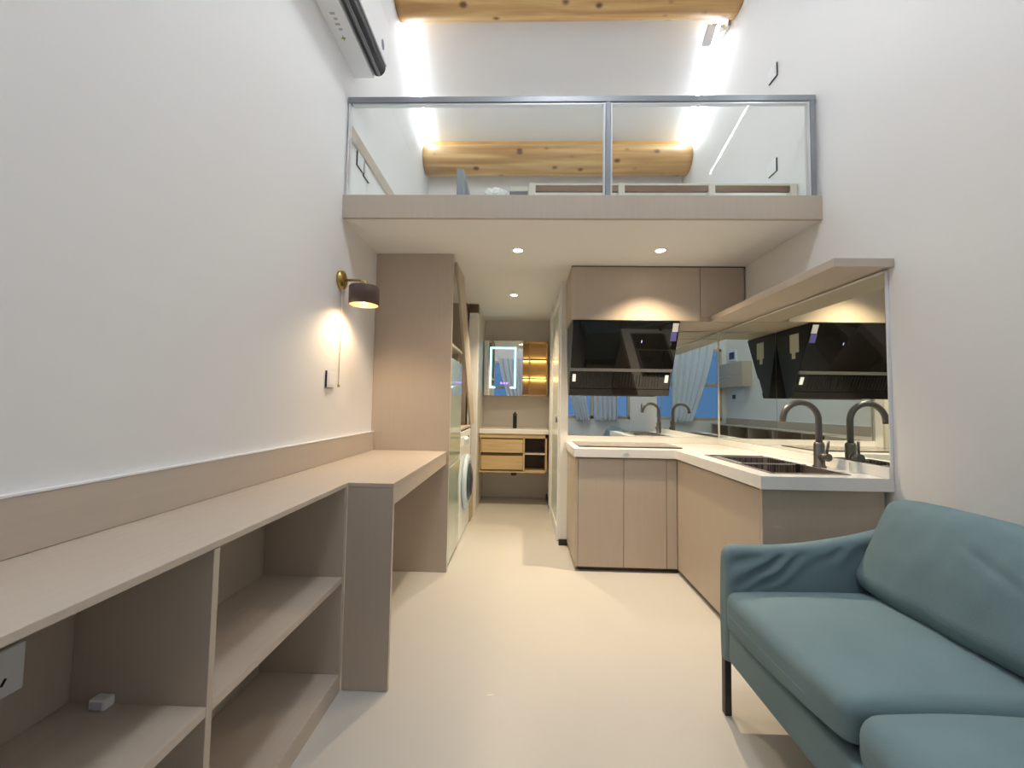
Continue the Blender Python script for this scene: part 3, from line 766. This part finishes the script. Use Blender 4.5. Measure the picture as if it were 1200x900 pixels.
# cooker hood
t = thing('cooker_hood', 'black slanted glass cooker hood under the wall cabinet', 'cooker hood', (.73, 3.08, 1.19))
HX0, HX1 = .347, 1.102
hp = [(2.882, 1.712), (YB - .008, 1.712), (YB - .008, 1.62), (3.175, 1.185), (3.115, 1.185)]
def hy(z): return 2.882 + (1.712 - z) * (3.115 - 2.882) / (1.712 - 1.185)
MB().prism(hp, 0, HX0, HX1, bev=.002).build('body', 'black', t)
def slab(x0, x1, z0, z1, th, off=0.0):
    n = Vector((0, -(1.712 - 1.185), -(3.115 - 2.882))).normalized()  # outward of slanted front
    q = []
    for z, e in ((z1, off), (z0, off), (z0, off + th), (z1, off + th)):
        q.append((hy(z) + n.y * e, z + n.z * e))
    m = MB(); m.prism(q, 0, x0, x1); return m
slab(HX0, HX1, 1.385, 1.708, .010, .0005).build('front_glass', 'blackglass', t)
slab(HX0, HX1, 1.362, 1.381, .014, .0005).build('trim_bar', 'midgrey', t, 'grey metal bar across the front')
slab(HX0 + .012, HX1 - .012, 1.235, 1.358, .003, .0005).build('intake_panel', 'blackglass', t, 'dark intake panel')
gm = MB()
for i in range(26):
    x = HX0 + .08 + i * .0232
    q = slab(x, x + .003, 1.25, 1.345, .002, .0035)
    me = bpy.data.meshes.new('tmp'); q.bm.to_mesh(me); gm.bm.from_mesh(me); q.bm.free(); bpy.data.meshes.remove(me)
gm.build('intake_grille', 'black', t)
for x in (HX0 + .020, HX1 - .048):
    slab(x, x + .024, 1.285, 1.338, .006, .0036).build('lamp', 'hoodlamp', t, 'small white lamp')
slab(HX0, HX1, 1.188, 1.232, .009, .0005).build('lower_lip', 'blackglass', t)
slab(HX1 - .047, HX1 - .006, 1.640, 1.698, .001, .0106).build('sticker', 'label_white', t, 'white upper part of the front sticker')
slab(HX1 - .052, HX1 - .010, 1.578, 1.636, .001, .0106).build('sticker', 'label_blue', t, 'violet lower part of the front sticker')
slab(.846, .851, 1.565, 1.582, .001, .0106).build('indicator', 'dotled', t, 'violet indicator')
B(HX1 + .0002, HX1 + .0012, 3.02, 3.12, 1.52, 1.66).build('sticker', 'label_beige', t, 'beige sticker on the side')
B(HX1 + .0002, HX1 + .0012, 3.06, 3.10, 1.475, 1.52).build('sticker', 'label_beige', t, 'beige sticker on the side')

# ------------------------------------------------------------------ ceiling downlights
def downlight(x, y, label, power, lit=True):
    t = thing('downlight', label, 'downlight', (x, y, ZU), 'ceiling downlights')
    MB().lathe([(.030, 0), (.030, -.004), (.040, -.005), (.043, -.001), (.043, 0)], (x, y, ZU), (0, 0, 1), n=32).build('ring', 'white', t)
    MB().lathe([(.030, -.0015), (.015, -.003), (0, -.003)], (x, y, ZU), (0, 0, 1), n=32).build('lens', 'downlight', t, 'warm lit lens')
    l = bpy.data.lights.new('downlight_lamp', 'SPOT'); l.energy = power; l.color = (1.0, .80, .54)
    l.spot_size = math.radians(112); l.spot_blend = .95; l.shadow_soft_size = .025
    o = bpy.data.objects.new('downlight_beam', l); COL.objects.link(o); o.location = (0, 0, -.012); o.parent = t
    return t
downlight(-.05, 2.612, 'round ceiling downlight nearest the loft edge, above the corridor mouth', 48)
downlight(-.10, 3.70, 'round ceiling downlight further back, halfway along the corridor', 60)
downlight(.872, 2.60, 'round ceiling downlight in front of the wall cabinet and cooker hood', 85)

# ------------------------------------------------------------------ sofa
t = thing('sofa', 'teal blue fabric sofa with dark legs against the right wall', 'sofa', (1.15, .95, 0))
SXF, SYF, SYN = .735, 1.600, .24
def arm(y_in, y_out, sgn):
    bm = MB(); nx = 130; nv = 40
    def topz(x):
        s = (x - SXF) / .8
        return .600 + .012 * s + .19 * max(0, s - .18) ** 1.75
    rings = []
    th = abs(y_out - y_in)
    for i in range(nx + 1):
        x = SXF + (.80) * (i / nx)
        front = max(0.0, 1 - (x - SXF) / .035)
        sh = .030 * (1 - math.sqrt(max(0, 1 - front * front)))
        zt = topz(x) - sh * 1.4; ring = []
        yi = y_in + sgn * sh * .6; yo = y_out - sgn * sh * .6
        r = (abs(yo - yi)) / 2
        zb = .20
        for k in range(nv + 1):                     # inner face upwards
            z = zb + (zt - r - zb) * k / nv
            dep = zt - z
            env = math.exp(-((dep - .065) / .05) ** 2) * max(0, 1 - front)
            w = .0095 * env * math.sin((x * .62 - z * .85) * 105 + 4 * noise.noise(Vector((x * 8, z * 8, 0)))) * max(0, .55 + .9 * noise.noise(Vector((x * 7, 2, z * 5))))
            bulge = -.010 * math.sin(PI * k / nv)
            ring.append((x, yi + sgn * (w + bulge), z))
        for k in range(1, 10):
            a = PI * k / 10
            ring.append((x, (yi + yo) / 2 - sgn * r * math.cos(a), zt - r + r * math.sin(a)))
        for k in range(nv + 1):
            z = zt - r - (zt - r - zb) * k / nv
            ring.append((x, yo + sgn * .006 * math.sin(PI * k / nv), z))
        rings.append([bm.bm.verts.new(p) for p in ring])
    n = len(rings[0]); 
    for a, b in zip(rings, rings[1:]):
        for k in range(n):
            f = bm.bm.faces.new((a[k], a[(k + 1) % n], b[(k + 1) % n], b[k])); f.smooth = True
    bm.bm.faces.new(rings[0]); bm.bm.faces.new(list(reversed(rings[-1])))
    bmesh.ops.recalc_face_normals(bm.bm, faces=bm.bm.faces)
    return bm
arm(1.503, 1.563, 1).build('armrest', 'sofa', t)
arm(SYN + .098, SYN + .038, -1).build('armrest', 'sofa', t)
MB().soft(SXF, 1.50, SYN + .101, 1.499, .205, .325, .018, (.004, 0, 0), n=20).build('base', 'sofa', t)
def bk(p, u):
    return Vector((p.x + .10 * (p.z - .20) / .6, p.y, p.z))
MB().soft(1.36, 1.465, SYN + .101, 1.499, .20, .735, .045, (0, 0, .0), n=16, fn=bk).build('backrest', 'sofa', t)
def seatfn(seed, lift=0.0):
    def f(p, u):
        p = p.copy()
        k = noise.noise(Vector((p.x * 4 + seed, p.y * 4, p.z * 3)))
        if u[2] > 0: p.z += .006 * k
        nr = max(0.0, (1 - u[1]) / 2) ** 2 * max(0.0, (1 - u[0]) / 2) ** 2
        if u[2] < 0: p.z += lift * nr * -u[2]
        # front edge hangs a little
        if u[0] < -.2: p.z -= .012 * (-u[0] - .2) ** 2 * (1 if u[2] > 0 else .4)
        return p
    return f
MB().soft(SXF - .012, 1.36, .950, 1.499, .318, .460, .032, (.006, .004, .022), n=22, fn=seatfn(1, .045)).build('seat_cushion', 'sofa', t)
MB().soft(SXF - .012, 1.36, .345, .948, .322, .458, .052, (.012, .004, .026), n=22, fn=seatfn(5)).build('seat_cushion', 'sofa', t)
def backfn(seed, ymid):
    def f(p, u):
        c = Vector((1.30, ymid, .60))
        q = p - c
        w = .010 * noise.noise(Vector((p.y * 5 + seed, p.z * 5, 1))) + .006 * noise.noise(Vector((p.y * 16, p.z * 10 + seed, 2)))
        w -= .006 * math.exp(-((p.z - .66 - .45 * (p.y - 1.12)) / .012) ** 2 - ((p.y - 1.10) / .07) ** 2)
        if u[0] < 0: q.x -= w
        e = (abs(u[1]) ** 3) * .016 * (-1 if u[2] > 0 else 1) * abs(u[2]); q.z += e
        q = Matrix.Rotation(math.radians(24), 3, 'Y') @ q
        return c + q
    return f
MB().soft(1.215, 1.375, .94, 1.515, .435, .800, .050, (.034, .0, .0), n=30, fn=backfn(2, 1.22)).build('back_cushion', 'sofa', t)
MB().soft(1.215, 1.375, .345, .925, .435, .800, .060, (.030, .01, .012), n=22, fn=backfn(6, .63)).build('back_cushion', 'sofa', t)
for x, y in ((.752, 1.538), (.752, SYN + .068), (1.46, 1.538), (1.46, SYN + .068)):
    MB().box(x - .014, x + .010, y - .012, y + .014, .001, .204, bev=.003).build('leg', 'leg', t)

# small bright mark on the floor
tag(B(-.118, -.100, 1.585, 1.591, 0, .0012).build('floor_sticker', 'stain'), 'tiny pale sticker on the floor between desk and sofa', 'sticker')

# ------------------------------------------------------------------ light
l = bpy.data.lights.new('wall_lamp_light', 'SPOT'); l.energy = 8.5; l.color = (1, .74, .46); l.spot_size = math.radians(150); l.spot_blend = .6; l.shadow_soft_size = .055
o = bpy.data.objects.new('wall_lamp_beam', l); COL.objects.link(o); o.location = (-.876, YL, ZP - .124)
o.parent = bpy.data.objects['wall_lamp']; o.location = (-.876 - LX, 0, -.124)

w = bpy.data.worlds.new('dusk'); C.world = w; w.use_nodes = True
bg = w.node_tree.nodes['Background']; bg.inputs['Color'].default_value = (.20, .36, .66, 1); bg.inputs['Strength'].default_value = .5
pl = bpy.data.lights.new('window_portal', 'AREA'); pl.shape = 'RECTANGLE'; pl.size = WX1 - WX0; pl.size_y = WZ1 - WZ0
pl.cycles.is_portal = True
po = bpy.data.objects.new('window_portal', pl); COL.objects.link(po)
po.location = ((WX0 + WX1) / 2, REAR - .09, (WZ0 + WZ1) / 2); po.rotation_euler = (PI / 2, 0, 0)

# ------------------------------------------------------------------ camera
cam = bpy.data.cameras.new('camera'); co = bpy.data.objects.new('camera', cam); COL.objects.link(co)
cam.sensor_fit = 'HORIZONTAL'; cam.sensor_width = 36; cam.lens = 475 / 1200 * 36; cam.clip_start = .02
Rm = Matrix(((0.99948479, 0.02766209, 0.01627758), (0.01485329, 0.05093659, -0.99859143), (-0.02845225, 0.99831872, 0.05049947)))
# rows: camera right, camera down, camera forward
rot = Matrix((Rm[0], -Vector(Rm[1]), -Vector(Rm[2]))).transposed()
co.matrix_world = Matrix.Translation((0, 0, 1.1)) @ rot.to_4x4()
C.camera = co

C.view_settings.view_transform = 'Standard'; C.view_settings.look = 'None'
C.view_settings.gamma = 1; C.view_settings.use_curve_mapping = False
C.view_settings.exposure = 0.60
C.cycles.max_bounces = 14; C.cycles.diffuse_bounces = 8; C.cycles.glossy_bounces = 8; C.cycles.transparent_max_bounces = 16
C.cycles.use_denoising = True
C.cycles.sample_clamp_indirect = 6
